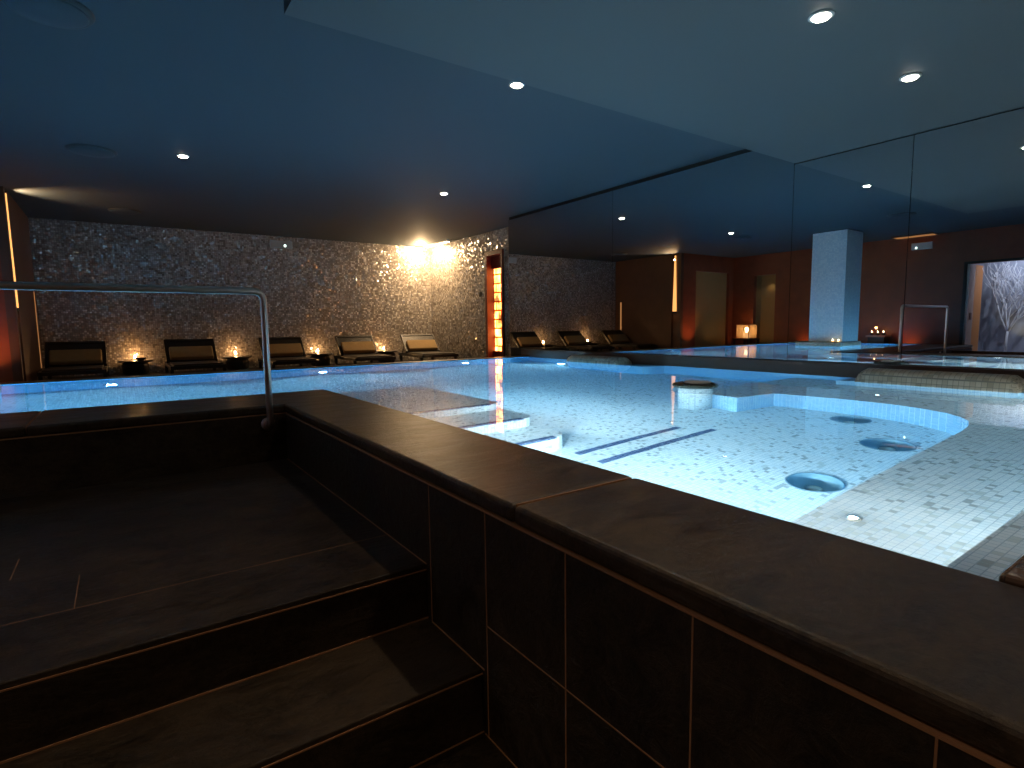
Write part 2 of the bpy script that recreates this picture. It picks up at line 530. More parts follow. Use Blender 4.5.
# russet walls beside the deck
struct('wall_return', MB().use(M['brown_dark']).box(-1.45, -1.33, 11.95, 12.08, DK, HC).box(-1.45, -1.33, 12.32, 15.1, DK, HC)
       .box(-1.45, -1.40, 12.08, 12.32, DK, HC))
b = MB().use(M['brown'])
b.box(-2.10, -1.45, 11.95, 12.1, DK, HC)
b.box(-4.2, -2.10, 11.95, 12.1, 2.36, HC)
b.use(M['beige']).box(-4.2, -2.10, 12.05, 12.45, DK, 2.36)
b.use(M['brown']).box(-4.2, -3.95, 11.95, 12.05, DK, 2.36)
struct('wall_far', b)
b = MB().use(M['brown'])
AY0, AY1, AZ1 = 3.0, 5.22, 2.04     # alcove opening with the tree
BY0, BY1 = 10.38, 11.15             # tall beige recess
b.box(-4.35, -4.2, -3.0, AY0, -1.2, HC)
b.box(-4.35, -4.2, AY1, BY0, -0.5, HC)
b.box(-4.35, -4.2, BY1, 12.45, DK, HC)
b.box(-4.35, -4.2, AY0, AY1, AZ1, HC)
b.box(-4.35, -4.2, BY0, BY1, 2.22, HC)
b.use(M['beige']).box(-4.75, -4.65, BY0 - 0.05, BY1 + 0.05, DK, 2.25)
b.box(-4.65, -4.35, BY0 - 0.05, BY0, DK, 2.25).box(-4.65, -4.35, BY1, BY1 + 0.05, DK, 2.25)
b.box(-4.65, -4.35, BY0, BY1, 2.22, 2.27)
struct('wall_left', b)
light('recess_light', 'SPOT', (-4.5, 10.76, 2.0), 3.0, (1.0, 0.75, 0.42), 0.03, aim=(-4.62, 10.76, 0), spot=130, blend=0.9)
light('wide_recess_light', 'SPOT', (-3.0, 11.5, -0.25), 5, (1.0, 0.66, 0.34), 0.03, aim=(-3.0, 12.05, 1.6), spot=110, blend=0.9)
struct('wall_front', bx(M['brown'], -4.35, 7.75, -3.2, -3.0, -1.2, HC))

# floors
struct('floor', MB().use(M['deck'])
       .box(-4.4, 7.75, 9.40, 15.1, DK - 0.1, DK)
       .box(-4.4, -3.55, 5.77, 9.40, DK - 0.1, DK)
       .box(-4.4, -2.2, 4.84, 5.77, DK - 0.1, DK - 0.0))

# tree alcove shell
b = MB().use(M['alcove'])
b.box(-6.0, -5.85, 2.4, 6.6, DK - 0.3, 2.75)
b.box(-6.0, -4.35, 6.5, 6.6, DK - 0.3, 2.75)
b.box(-6.0, -4.35, 2.4, 2.5, DK - 0.3, 2.75)
b.box(-6.0, -4.35, 2.4, 6.6, 2.7, 2.8)
b.box(-6.0, -4.35, 2.4, 6.6, DK - 0.3, DK)
struct('wall_alcove', b)
light('alcove_cool_light', 'SPOT', (-4.7, 3.6, 2.6), 170, (0.72, 0.80, 1.0), 0.06, aim=(-5.8, 4.4, 1.7), spot=120, blend=0.9)
light('alcove_warm_light', 'SPOT', (-5.45, 4.40, -0.15), 9, (1.0, 0.86, 0.55), 0.03, aim=(-5.85, 4.5, 1.3), spot=80, blend=0.9)

# ------------------------------------------------------------------ entry door jamb beside the alcove
t = thing('door_jamb', (-4.2, AY1, DK), 'pale pink and orange door jamb beside the white tree opening', 'door jamb')
MB().use(M['pinkboard']).box(-4.62, -4.19, AY1 - 0.05, AY1 - 0.001, DK, AZ1).build('jamb_board', None, t)
MB().use(M['orangewood']).box(-5.2, -4.625, AY1 - 0.05, AY1 - 0.001, DK, AZ1).build('inner_board', None, t)
MB().use(M['black']).box(-4.199, -4.17, AY1, AY1 + 0.07, DK, AZ1 + 0.06).box(-4.199, -4.17, AY0, AY1, AZ1, AZ1 + 0.06).build('frame', None, t)
MB().use(plain('dark_red_switch', (0.10, 0.02, 0.015), 0.4)).box(-4.50, -4.36, AY1 - 0.065, AY1 - 0.05, 0.62, 0.80).build('switch_plate', None, t)

# ------------------------------------------------------------------ white tree
def tree():
    t = thing('bare_tree', (-5.35, 4.62, DK), 'bare white tree with forking branches in the lit grey alcove', 'tree')
    segs = []
    def grow(p, d, ln, r, lvl):
        q = p
        pts = [p.copy()]
        dd = d.copy()
        for k in range(4):
            dd = (dd + Vector((rnd.uniform(-.08, .08), rnd.uniform(-.10, .10), rnd.uniform(-.04, .08)))).normalized()
            q = q + dd * ln / 4
            pts.append(q.copy())
        segs.append((pts, r, r * 0.6))
        if lvl == 0:
            return
        n = 3 if lvl > 2 else 2
        for k in range(n):
            s = rnd.uniform(0.35, 1.0) if k else 1.0
            i = min(4, int(s * 4))
            a = rnd.uniform(-0.75, 0.75)
            nd = Vector((dd.x * 0.6 + rnd.uniform(-.3, .3), dd.y + a, dd.z + rnd.uniform(-.05, .25))).normalized()
            grow(pts[i], nd, ln * rnd.uniform(.6, .85), r * 0.58, lvl - 1)
    base = Vector((-5.35, 4.62, DK))
    tb = MB().use(M['bark'])
    tb.tube([base, base + Vector((0, .01, .3)), base + Vector((0, -.01, .62))], 0.035, 10, 0.026)
    tb.build('trunk', None, t)
    fork = base + Vector((0, -.01, .60))
    for dy, z in ((0.0, 1.0), (0.55, 1.0), (-0.55, 1.0), (0.25, 1.2), (-0.3, 1.15)):
        segs.clear()
        grow(fork, Vector((rnd.uniform(-.1, .1), dy, z)).normalized(), 0.75, 0.02, 4)
        mb = MB().use(M['bark'])
        for pts, r, r2 in segs:
            mb.tube(pts, max(r, .006), 5, max(r2, .005))
        mb.build('branch', None, t, fix=False)
tree()

# ------------------------------------------------------------------ mirror panels and plinth
joints = [9.94, 6.87, 3.79, 2.53, -0.55, -2.98]
mlab = ['tall dark mirror panel beside the red salt doorway', 'tall mirror panel reflecting the groove light and the lantern',
        'narrow mirror panel reflecting the pale blue column', 'wide mirror panel reflecting the handrail and the white tree',
        'mirror panel beyond the picture edge, next to the tree reflection']
for i in range(5):
    y1, y0 = joints[i], joints[i + 1]
    top = 2.835 if i < 2 else HG - 0.012
    o = MB().use(M['mirror']).box(XM, XM + 0.03, y0 + 0.003, y1 - 0.003, 0.145, top).build('mirror_panel')
    if i < 4:
        tag(o, mlab[i], 'mirror', 'mirror panels along the pool')
    else:
        tag(o, mlab[i], 'mirror', 'mirror panels along the pool')
b = MB().use(M['brown_dark'])
b.box(6.79, 6.93, 0.40, 9.38, -0.06, 0.14)
b.box(6.79, 6.93, -3.0, 0.40, -0.06, 0.14)
struct('trim_2', b, bevel=0.006)

# ------------------------------------------------------------------ pool basin
FZ = -1.25
PX0, PX1, PY0, PY1 = -3.3, 6.79, 0.39, 9.10
CX, CY = 1.69, 5.77
basin = thing('pool_basin', (2.5, 4.5, FZ - 0.1), 'L-shaped pool basin of white and blue mosaic under the mirror wall', 'pool')
basin['kind'] = 'structure'
PITS = [(3.395, 1.665, 0.155), (4.46, 1.69, 0.165), (5.09, 2.22, 0.15)]
def floor_with_holes():
    bm = bmesh.new()
    segs = 28
    poly = [(PX0, CY), (CX, CY), (CX, PY0), (PX1, PY0), (PX1, PY1), (PX0, PY1)]
    edges = []
    vs = [bm.verts.new((x, y, FZ)) for x, y in poly]
    edges += [bm.edges.new((vs[i], vs[(i + 1) % len(vs)])) for i in range(len(vs))]
    for cx, cy_, r in PITS:
        ws = [bm.verts.new((cx + r * math.cos(2 * PI * k / segs), cy_ + r * math.sin(2 * PI * k / segs), FZ)) for k in range(segs)]
        edges += [bm.edges.new((ws[i], ws[(i + 1) % segs])) for i in range(segs)]
    bmesh.ops.triangle_fill(bm, use_beauty=True, edges=edges)
    for f in bm.faces:
        if f.normal.z < 0:
            f.normal_flip()
    off = Vector(basin.location)
    for v in bm.verts:
        v.co -= off
    me = bpy.data.meshes.new('basin_floor')
    bm.to_mesh(me); bm.free()
    me.materials.append(M['pool'])
    o = bpy.data.objects.new('basin_floor', me); C.objects.link(o); o.parent = basin
    return o
floor_with_holes()
b = MB().use(M['poolwall'])
b.box(PX0 - 0.25, PX1 + 0.3, PY1, 9.32, FZ - .2, -0.01)
b.box(PX0 - 0.25, PX0, CY - .2, PY1, FZ - .2, -0.01)
b.box(PX1, PX1 + 0.14, PY0 - .4, PY1, FZ - .2, -0.061)
b.build('basin_wall', None, basin)
b = MB().use(M['pool'])
b.box(PX0, CX - 0.005, CY - 0.3, CY, FZ - .2, -0.071)
b.box(CX - 0.3, CX, PY0 - .5, CY - .3, FZ - .2, -0.071)
b.build('basin_wall', None, basin)
# entry steps under water
for (x1, y0, z) in ((2.74, 3.17, -0.90), (2.74, 3.58, -0.60), (2.74, 4.06, -0.30)):
    r = 0.13
    poly = [(CX, y0), (x1 - r, y0)] + [(x1 - r + r * math.sin(a), y0 + r - r * math.cos(a)) for a in [i * PI / 12 for i in range(1, 7)]]
    poly += [(x1, CY), (CX, CY)]
    o = MB().use(M['pool']).prism(poly, FZ, z).build('step', None, basin)
    MB().use(M['navy']).box(CX, x1 - 0.13, y0 - 0.004, y0 + 0.05, z - 0.035, z + 0.004).build('nosing_strip', None, o)
for x0, x1, y in ((2.69, 3.84, 3.03), (2.69, 3.99, 2.79)):
    MB().use(M['navy']).box(x0, x1, y - 0.03, y + 0.03, FZ, FZ + 0.006).build('lane_strip', None, basin)
# massage bench, L-shaped with a rounded inner corner
BZ = -0.50
poly = [(CX, PY0), (PX1, PY0), (PX1, 3.62), (4.76, 3.62), (4.72, 3.06), (5.24, 3.00), (5.28, 2.76), (5.32, 2.40), (5.31, 2.12),
        (5.28, 1.92), (5.22, 1.73), (5.12, 1.55), (5.00, 1.43), (4.85, 1.34), (4.65, 1.285), (4.45, 1.26), (3.80, 1.22), (2.40, 1.15), (CX, 1.13)]
MB().use(M['pool']).prism(poly, FZ, BZ, side=M['benchface']).build('bench', None, basin)
MB().use(M['benchface']).box(6.38, PX1, PY0, 2.95, BZ, -0.06).build('bench_back', None, basin)
b = MB().use(M['pool']).box(CX, PX1, PY0, 0.54, BZ, -0.17)
b.build('rim_step', None, basin)
# rounded shelf below the far headrest
poly = [(PX1, 5.65), (6.55, 5.65)] + [(6.55 - 0.17 * math.sin(a), 5.82 - 0.17 * math.cos(a)) for a in [k * PI / 12 for k in range(1, 7)]]
poly += [(6.38, 7.4), (6.55, 7.55), (PX1, 7.55)]
MB().use(M['poolwall']).prism(poly, FZ, -0.04).build('shelf', None, basin)
o = MB().use(M['rim']).box(CX, 6.79, -0.2, PY0, FZ - .2, 0.012).build('rim_ledge', None, basin, bevel=0.012)

# massage jets: sunk bowls
for i, (cx, cy_, r) in enumerate(PITS):
    lab = ['sunk bowl in the pool floor closest to the stone coping', 'sunk bowl in the pool floor, middle of three',
           'sunk bowl in the pool floor farthest toward the mirror'][i]
    t = thing('jet_bowl', (cx, cy_, FZ), lab, 'pool jet', 'sunk jet bowls in the pool floor')
    steel = M['jet'] if 'jet' in M else M.setdefault('jet', plain('blue_grey_jet_steel', (0.20, 0.34, 0.42), 0.4, 0.2))
    prof = [(r, 0.012), (r * 1.03, 0.0), (r * 1.03, -0.14), (r * 0.2, -0.14)]
    # open dish: rim, sloping wall, flat bottom
    mb = MB().use(steel)
    n = 32
    ring = [(r * 1.05, 0.004), (r, 0.012), (r * 0.96, -0.01), (r * 0.86, -0.09), (r * 0.30, -0.12)]
    mb.lathe((cx, cy_, FZ), ring, n)
    o = mb.build('dish', None, t, fix=False)
    bm = bmesh.new(); bm.from_mesh(o.data)
    bm.faces.ensure_lookup_table()
    big = [f for f in bm.faces if len(f.verts) == n and abs(f.calc_center_median().z - 0.004) < 1e-4]
    bmesh.ops.delete(bm, geom=big, context='FACES_ONLY')
    bmesh.ops.recalc_face_normals(bm, faces=bm.faces)
    bm.to_mesh(o.data); bm.free()
    MB().use(M['chrome']).lathe((cx, cy_, FZ - 0.119), [(0.05, 0), (0.05, 0.02), (0.02, 0.03)], 20).build('nozzle', None, t)

# underwater lamps
for i, (p, d, e, col) in enumerate(POOL_LAMPS):
    ax = 'x' if abs(d[0]) > 0 else 'y'
    s = d[0] + d[1]
    lab = {0: 'round underwater lamp in the far pool wall below the first lounger', 1: 'round underwater lamp in the far pool wall below the middle loungers',
           2: 'round underwater lamp in the far pool wall near the red doorway', 4: 'round underwater lamp beneath the far taupe headrest',
           5: 'round underwater lamp in the pool wall just right of the far headrest'}
    lab.update({3: 'underwater lamp in the far pool wall, beyond the picture edge', 6: 'underwater lamp in the side of the entry steps, higher up the flight',
                7: 'underwater lamp in the side of the entry steps, lower down the flight', 8: 'underwater lamp under the coping just before the entry steps',
                9: 'underwater lamp under the coping by the two lane strips', 10: 'underwater lamp under the coping over the massage bench',
                11: 'underwater lamp under the coping near the handrail foot', 12: 'underwater lamp under the coping behind the landing',
                13: 'underwater lamp in the pool end wall behind the column', 14: 'warm underwater lamp in the rim at the wide end of the bench',
                15: 'small high underwater lamp beside the top entry step'})
    lab = lab[i]
    t = thing('pool_lamp', p, lab, 'pool lamp', 'underwater lamps' if i in (0, 1, 2, 4, 5) else 'underwater lamps out of sight')
    MB().use(M['chrome']).lathe(p, [(0.075, 0), (0.075, 0.015 * s), (0.055, 0.022 * s)], 24, ax).build('bezel', None, t)
    MB().use(M['poollens']).lathe(p, [(0.05, 0.0225 * s), (0.045, 0.028 * s), (0.02, 0.03 * s)], 24, ax).build('lens', None, t)
for i, ((x, y), e) in enumerate(BENCH_LAMPS):
    lab = ['tiny lamp glowing in the bench near the stone coping', 'tiny lamp glowing in the bench below the long headrest', 'tiny lamp in the wide part of the bench', 'tiny lamp in the bench corner off the picture'][i]
    t = thing('bench_lamp', (x, y, BZ), lab, 'pool lamp', 'small lamps in the massage bench')
    MB().use(M['chrome']).lathe((x, y, BZ), [(0.028, 0), (0.028, 0.008), (0.02, 0.012)], 20).build('bezel', None, t)
    MB().use(M['poollens']).lathe((x, y, BZ + 0.0121), [(0.018, 0), (0.014, 0.004)], 20).build('lens', None, t)

# water
poly = [(PX0 - 0.05, CY - 0.05), (CX - 0.05, CY - 0.05), (CX - 0.05, PY0 - 0.05), (PX1 + 0.05, PY0 - 0.05), (PX1 + 0.05, PY1 + 0.05), (PX0 - 0.05, PY1 + 0.05)]
o = MB().use(M['water']).prism(poly, FZ - 0.18, ZW).build('pool_water')
tag(o, 'clear still blue water filling the mosaic pool', 'water', kind='stuff')

# pillar with the round stone cap
px, py = 4.65, 3.48
t = thing('stone_capped_pillar', (px, py, FZ), 'white mosaic pillar with a round dark stone cap just above the water', 'pillar')
MB().use(M['pool']).lathe((px, py, FZ), [(0.165, 0), (0.165, 1.235)], 36).build('shaft', None, t)
MB().use(M['stonecap']).lathe((px, py, -0.012), [(0.18, 0), (0.21, 0.006), (0.222, 0.02), (0.212, 0.036), (0.19, 0.042)], 40).build('cap', None, t)
o = MB().use(M['pebble']).lathe((px + 0.02, py - 0.01, 0.0305), [(0.12, 0), (0.13, 0.008), (0.11, 0.018), (0.04, 0.022)], 28).build('soap_dish')
tag(o, 'pale round dish resting on the dark stone cap in the pool', 'dish')

# headrests
def headrest(name, y0, y1, z0, z1, x0, lab):
    mb = MB().use(M['headrest'])
    ring = []
    nx = 8
    secs = 14
    prof = []
    for k in range(nx + 1):
        a = PI * k / nx
        prof.append((x0 + 0.17 - 0.17 * math.cos(a), z0 + 0.02 + (z1 - z0 - 0.02) * (math.sin(a) ** 0.55 if 0 < k < nx else 0)))
    ys = [y0 + (y1 - y0) * (0.5 - 0.5 * math.cos(PI * k / secs) if 0 < k < secs else float(k > 0)) for k in range(secs + 1)]
    vs = []
    for y in ys:
        e = min(y - y0, y1 - y)
        s = min(1.0, 0.55 + 0.45 * (min(e, 0.05) / 0.05) ** 0.5)
        for x, z in prof:
            vs.append((x, y, z0 + (z - z0) * s))
        vs.append((x0 + 0.34, y, z0)); vs.append((x0, y, z0))
    w_ = nx + 3
    fs = []
    for j in range(secs):
        for k in range(w_):
            a, b2 = j * w_ + k, j * w_ + (k + 1) % w_
            fs.append((a, b2, b2 + w_, a + w_))
    fs.append(tuple(range(w_ - 1, -1, -1))); fs.append(tuple(range(secs * w_, (secs + 1) * w_)))
    mb._add(vs, fs, True)
    return tag(mb.build(name), lab, 'headrest', 'mosaic headrests at the mirror ledge')
headrest('headrest', 1.42, 2.74, -0.06, 0.125, 6.33, 'long taupe mosaic headrest above the massage bench')
headrest('headrest', 6.25, 7.50, -0.06, 0.10, 6.40, 'far taupe mosaic headrest rising from the open pool')

# ------------------------------------------------------------------ coping, slate walls, steps
def coping(name, poly, joints_):
    b = MB().use(M['slate_top']).prism(poly, -0.07, 0.0)
    o = struct(name, b, bevel=0.022, seg=4)
    return o
WX = 1.075
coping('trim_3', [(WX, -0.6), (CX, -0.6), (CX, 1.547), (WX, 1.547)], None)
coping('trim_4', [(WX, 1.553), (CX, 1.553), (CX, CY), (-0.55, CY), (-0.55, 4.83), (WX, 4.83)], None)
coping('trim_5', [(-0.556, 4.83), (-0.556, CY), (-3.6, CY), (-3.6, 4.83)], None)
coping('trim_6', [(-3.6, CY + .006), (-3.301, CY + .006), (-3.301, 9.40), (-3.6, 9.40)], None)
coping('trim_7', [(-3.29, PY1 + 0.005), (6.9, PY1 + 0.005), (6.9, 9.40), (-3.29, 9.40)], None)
b = MB().use(M['grout'])
b.box(WX + 0.02, CX - .02, 1.5475, 1.5525, -0.06, -0.0008)
b.box(-0.5545, -0.5515, 4.86, CY - .02, -0.06, -0.0008)
b.box(WX + 0.0015, WX + 0.03, -0.6, 4.838, -0.078, -0.0705)
b.box(-3.5, WX + .01, 4.835, 4.86, -0.078, -0.0705)
struct('trim_8', b)

b = MB().use(M['slate'])
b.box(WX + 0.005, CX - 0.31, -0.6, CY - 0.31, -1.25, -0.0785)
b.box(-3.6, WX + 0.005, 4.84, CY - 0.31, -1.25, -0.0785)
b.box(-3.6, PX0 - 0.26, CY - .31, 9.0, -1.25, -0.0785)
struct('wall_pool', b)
g = MB().use(M['grout'])
XF = WX + 0.005
for y in (2.205, 1.735, 1.27, 0.80, 0.31, -0.16):
    zb = -0.72 if y > 1.8 else -0.99
    g.box(XF - 0.0025, XF + .001, y - 0.002, y + 0.002, zb, -0.078)
g.box(XF - 0.002, XF + .001, -0.6, 1.735, -0.53, -0.526)
g.box(XF - 0.003, XF + .001, 2.25, 4.84, -0.464, -0.458)
g.box(XF - 0.003, XF + .001, 1.76, 2.205, -0.723, -0.717)
g.box(XF - 0.003, XF + .001, 0.2, 1.76, -0.992, -0.986)
struct('trim_9', g)

# stairs on the near side
LX = -2.2
st = thing('stone_steps', (0, 2.2, -1.0), 'dark slate steps rising to a landing beside the pool wall', 'steps')
st['kind'] = 'structure'
b = MB().use(M['slate'])
b.box(LX, XF, 2.25, 4.84, -1.25, -0.46)
b.build('landing', None, st, bevel=0.006)
b = MB().use(M['slate'])
b.box(LX, XF, 1.775, 2.25, -1.25, -0.72)
b.build('tread', None, st, bevel=0.006)
g = MB().use(M['grout'])
g.box(LX, XF, 2.2465, 2.2495, -0.490, -0.484)
g.box(LX, XF, 2.2465, 2.2495, -0.722, -0.714)
g.box(LX, XF, 1.7715, 1.7745, -0.745, -0.739)
g.box(LX, XF, 1.7715, 1.7745, -0.992, -0.985)
g.box(-0.222, -0.219, 2.70, 3.07, -0.461, -0.4585)
g.box(-0.47, -0.466, 3.19, 3.47, -0.461, -0.4585)
g.box(LX, XF, 2.700, 2.703, -0.461, -0.4595)
g.build('grout', None, st)
struct('floor_stairwell', bx(M['slate'], -4.35, XF, -3.0, 1.775, -1.25, -0.99))
struct('wall_stairwell', bx(M['brown_dark'], -2.35, LX - 0.001, 1.775, 4.835, -0.99, -0.10))
struct('floor_side', bx(M['deck'], -4.2, -2.36, 1.775, 4.83, -0.99, DK))

# ------------------------------------------------------------------ handrail
t = thing('handrail', (0.94, 4.75, -0.16), 'polished steel handrail of one long tube with rounded corner beside the landing', 'handrail')
def rail_pts(x0, x1, y, z, zb, r=0.07):
    pts = [(x0, y + 0.085, zb), (x0, y + 0.03, zb), (x0, y + 0.006, zb + 0.012), (x0, y, zb + 0.04)]
    pts += [(x0, y, z - r)]
    for k in range(1, 7):
        a = k * PI / 12
        pts.append((x0 - r + r * math.cos(a), y, z - r + r * math.sin(a)))
    pts += [(x1 + r, y, z)]
    for k in range(1, 7):
        a = k * PI / 12
        pts.append((x1 + r - r * math.sin(a), y, z - r + r * math.cos(a)))
    pts += [(x1, y, zb + 0.04), (x1, y + 0.006, zb + 0.012), (x1, y + 0.03, zb), (x1, y + 0.085, zb)]
    return pts
MB().use(M['chrome']).tube(rail_pts(0.945, -1.49, 4.75, 0.915, -0.15), 0.026, 16).build('rail_tube', None, t)
for x in (0.945, -1.49):
    MB().use(M['chrome']).lathe((x, 4.839, -0.15), [(0.055, 0), (0.055, -0.008), (0.03, -0.014)], 24, 'y').build('wall_flange', None, t)

# ------------------------------------------------------------------ column and its plinth
o = MB().use(M['bluecol']).box(-2.1, -1.25, 6.85, 7.7, FZ, HC).build('column')
o['kind'] = 'structure'
t = thing('column_seat', (-1.6, 7.4, FZ), 'mosaic seat block wrapped around the foot of the pale blue column', 'pool seat')
MB().use(M['poolwall']).box(-2.2, -1.09, 6.83, 7.95, FZ, -0.02).build('block', None, t)
MB().use(M['headrest']).box(-2.22, -1.07, 6.81, 7.97, -0.02, 0.10).build('cap', None, t, bevel=0.02)

# ------------------------------------------------------------------ downlights
dl = None
near = ['brightest downlight, high in the dropped soffit', 'downlight in the soffit close to the mirror top edge']
dlabs = {0: 'small downlight over the far pool near the loungers, outermost in its row', 1: 'small downlight over the far pool close to the mosaic corner',
         2: 'downlight beside the edge of the dropped soffit', 3: near[0], 4: near[1],
         5: 'downlight above the stone coping, over the picture', 6: 'downlight in the soffit above the camera end of the pool',
         7: 'downlight above the slate steps', 8: 'downlight above the stairwell floor behind the camera end of the pool'}
for i, (x, y, h, e) in enumerate(DOWN):
    if dl is None:
        dl = thing('ceiling_downlight', (x, y, h), dlabs[0], 'downlight', 'recessed ceiling downlights')
        MB().use(M['trimwhite']).lathe((x, y, h), [(0.075, 0.0), (0.075, -0.006), (0.055, -0.010), (0.05, -0.004)], 28).build('trim_ring', None, dl)
        MB().use(M['downlens']).lathe((x, y, h - 0.0101), [(0.054, 0), (0.046, -0.008), (0.02, -0.012)], 24).build('lens', None, dl)
        r = dl
    else:
        r = copy_tree(dl)
        r.location = (x, y, h)
        r['label'] = dlabs[i]

ul = None
for i, (x, y, e) in enumerate(UP):
    lab = ['small floor uplight at the foot of the wall end beside the long groove lamp', 'small floor uplight at the russet wall next to the lantern recess',
           'small floor uplight at the russet wall behind the blue column', 'small floor uplight at the russet wall under the emergency light'][i]
    if ul is None:
        ul = thing('floor_uplight', (x, y, DK), lab, 'floor lamp', 'small floor uplights')
        MB().use(M['chrome']).lathe((x, y, DK), [(0.05, 0), (0.05, 0.02), (0.04, 0.024)], 20).build('body', None, ul)
        MB().use(M['flame']).lathe((x, y, DK + 0.0241), [(0.02, 0), (0.015, 0.003)], 16).build('lens', None, ul)
    else:
        r = copy_tree(ul); r.location = (x, y, DK); r['label'] = lab
t = thing('ceiling_wash_lamp', (-3.95, 6.35, HC), 'flat amber wash lamp under the ceiling above the emergency light', 'wall lamp')
MB().use(M['brown_dark']).box(-4.15, -3.75, 5.85, 6.85, HC - 0.03, HC).build('housing', None, t)
MB().use(M['dimgroove']).box(-4.10, -3.80, 5.9, 6.8, HC - 0.036, HC - 0.0301).build('lens', None, t)

# round ceiling speakers
spk = None
for i, (x, y, lab) in enumerate([(-0.12, 9.05, 'round flush ceiling speaker left of the first small downlight'),
                                 (-0.25, 5.3, 'round flush ceiling speaker in the top corner of the picture'),
                                 (0.25, 13.2, 'round flush ceiling speaker in front of the mosaic wall')]):
    if spk is None:
        spk = thing('ceiling_speaker', (x, y, HC), lab, 'speaker', 'round ceiling speakers')
        MB().use(M['speaker']).lathe((x, y, HC), [(0.27, 0), (0.27, -0.004), (0.255, -0.022), (0.24, -0.024)], 40).build('ring', None, spk)
        MB().use(M['ceiling']).lathe((x, y, HC - 0.0241), [(0.235, 0), (0.22, -0.008), (0.08, -0.012)], 40).build('grille', None, spk)
    else:
        r = copy_tree(spk); r.location = (x, y, HC); r['label'] = lab

# ------------------------------------------------------------------ corner washer, groove lights, emergency lamps
t = thing('wall_washer', (7.28, 13.9, HC), 'bright linear lamp on the ceiling in the glowing mosaic corner', 'wall lamp')
MB().use(M['trimwhite']).box(7.22, 7.34, 13.25, 14.55, HC - 0.045, HC).build('housing', None, t, bevel=0.004)
MB().use(M['washlens']).box(7.235, 7.325, 13.28, 14.52, HC - 0.058, HC - 0.0452).build('lens', None, t)

def groove(y, z0, z1, w0, w1, lab, lens, x=-1.33):
    t = thing('groove_lamp', (x, y, z0), lab, 'wall lamp', 'slim vertical groove lamps')
    poly = [(y - w0, z0), (y + w0, z0), (y + w1, z1), (y - w1, z1)]
    vs = [(x + 0.004, p, q) for p, q in poly] + [(x - 0.02, p, q) for p, q in poly]
    mb = MB().use(lens)
    mb._add(vs, [(0, 1, 2, 3), (7, 6, 5, 4), (0, 4, 5, 1), (1, 5, 6, 2), (2, 6, 7, 3), (3, 7, 4, 0)])
    mb.build('diffuser', None, t)
    MB().use(M['black']).box(x - .015, x + 0.008, y - w0 - 0.02, y + w0 + 0.02, z0 - 0.05, z0 - 0.001).build('base_cup', None, t)
    MB().use(M['black']).box(x - .015, x + 0.008, y - w1 - 0.01, y + w1 + 0.01, z1 + 0.001, z1 + 0.03).build('top_cap', None, t)
groove(12.2, 1.02, 2.84, 0.075, 0.02, 'long tapering amber groove lamp on the brown wall edge', M['groovelens'])
groove(14.62, -0.1, 1.42, 0.03, 0.035, 'short faint amber groove lamp near the mosaic wall', M['dimgroove'])

def emergency(c, axis, lab):
    x, y, z = c
    t = thing('emergency_light', c, lab, 'emergency light', 'emergency lights')
    if axis == 'y':
        MB().use(M['signglass']).box(x - .26, x + .26, y - .07, y - 0.001, z - .09, z + .09).build('housing', None, t, bevel=0.01)
        MB().use(M['ledwhite']).box(x + .06, x + .10, y - .078, y - .0705, z - .05, z - .01).build('led', None, t)
    else:
        MB().use(M['signglass']).box(x + 0.001, x + .07, y - .24, y + .24, z - .09, z + .09).build('housing', None, t, bevel=0.01)
        MB().use(M['ledwhite']).box(x + .0705, x + .078, y + .10, y + .14, z - .06, z - .02).build('led', None, t)
emergency((3.45, 14.9, 2.70), 'y', 'grey emergency light box high on the mosaic wall')
emergency((-4.2, 6.25, 2.62), 'x', 'grey emergency light box high on the russet wall')

# ------------------------------------------------------------------ salt doorway
t = thing('salt_room_door', (7.55, 11.47, DK), 'narrow red doorway with glowing orange salt blocks inside', 'doorway')
MB().use(M['redwood']).box(7.50, 7.75, DY1 - 0.10, DY1 - 0.001, DK, DZ1 - .001).box(7.50, 7.75, DY0 + .001, DY0 + 0.06, DK, DZ1 - .001) \
    .box(7.50, 7.75, DY0 + .06, DY1 - .10, DZ1 - 0.10, DZ1 - .001).build('frame', None, t, bevel=0.004)
MB().use(M['redwood']).box(7.80, 8.3, 10.98, 11.07, DK, 2.45).box(7.80, 8.3, 11.87, 11.96, DK, 2.45).box(7.76, 8.3, 10.98, 11.96, 2.43, 2.5).box(7.76, 8.3, 10.98, 11.96, DK - .05, DK).build('lining', None, t)
MB().use(M['redwood']).box(7.66, 7.74, DY0 + .061, DY1 - .101, 2.02, DZ1 - .101).box(7.66, 7.74, DY0 + .061, DY1 - .101, DK, 0.0).build('panel', None, t)
MB().use(M['salt']).box(7.72, 7.79, DY0 + .02, DY1 - .05, 0.0, 2.02).build('salt_blocks', None, t)
o = MB().use(M['black']).box(7.53, 7.549, 12.10, 12.18, 1.36, 1.48).build('wall_switch')
tag(o, 'small dark wall switch on the mosaic beside the red doorway', 'switch')

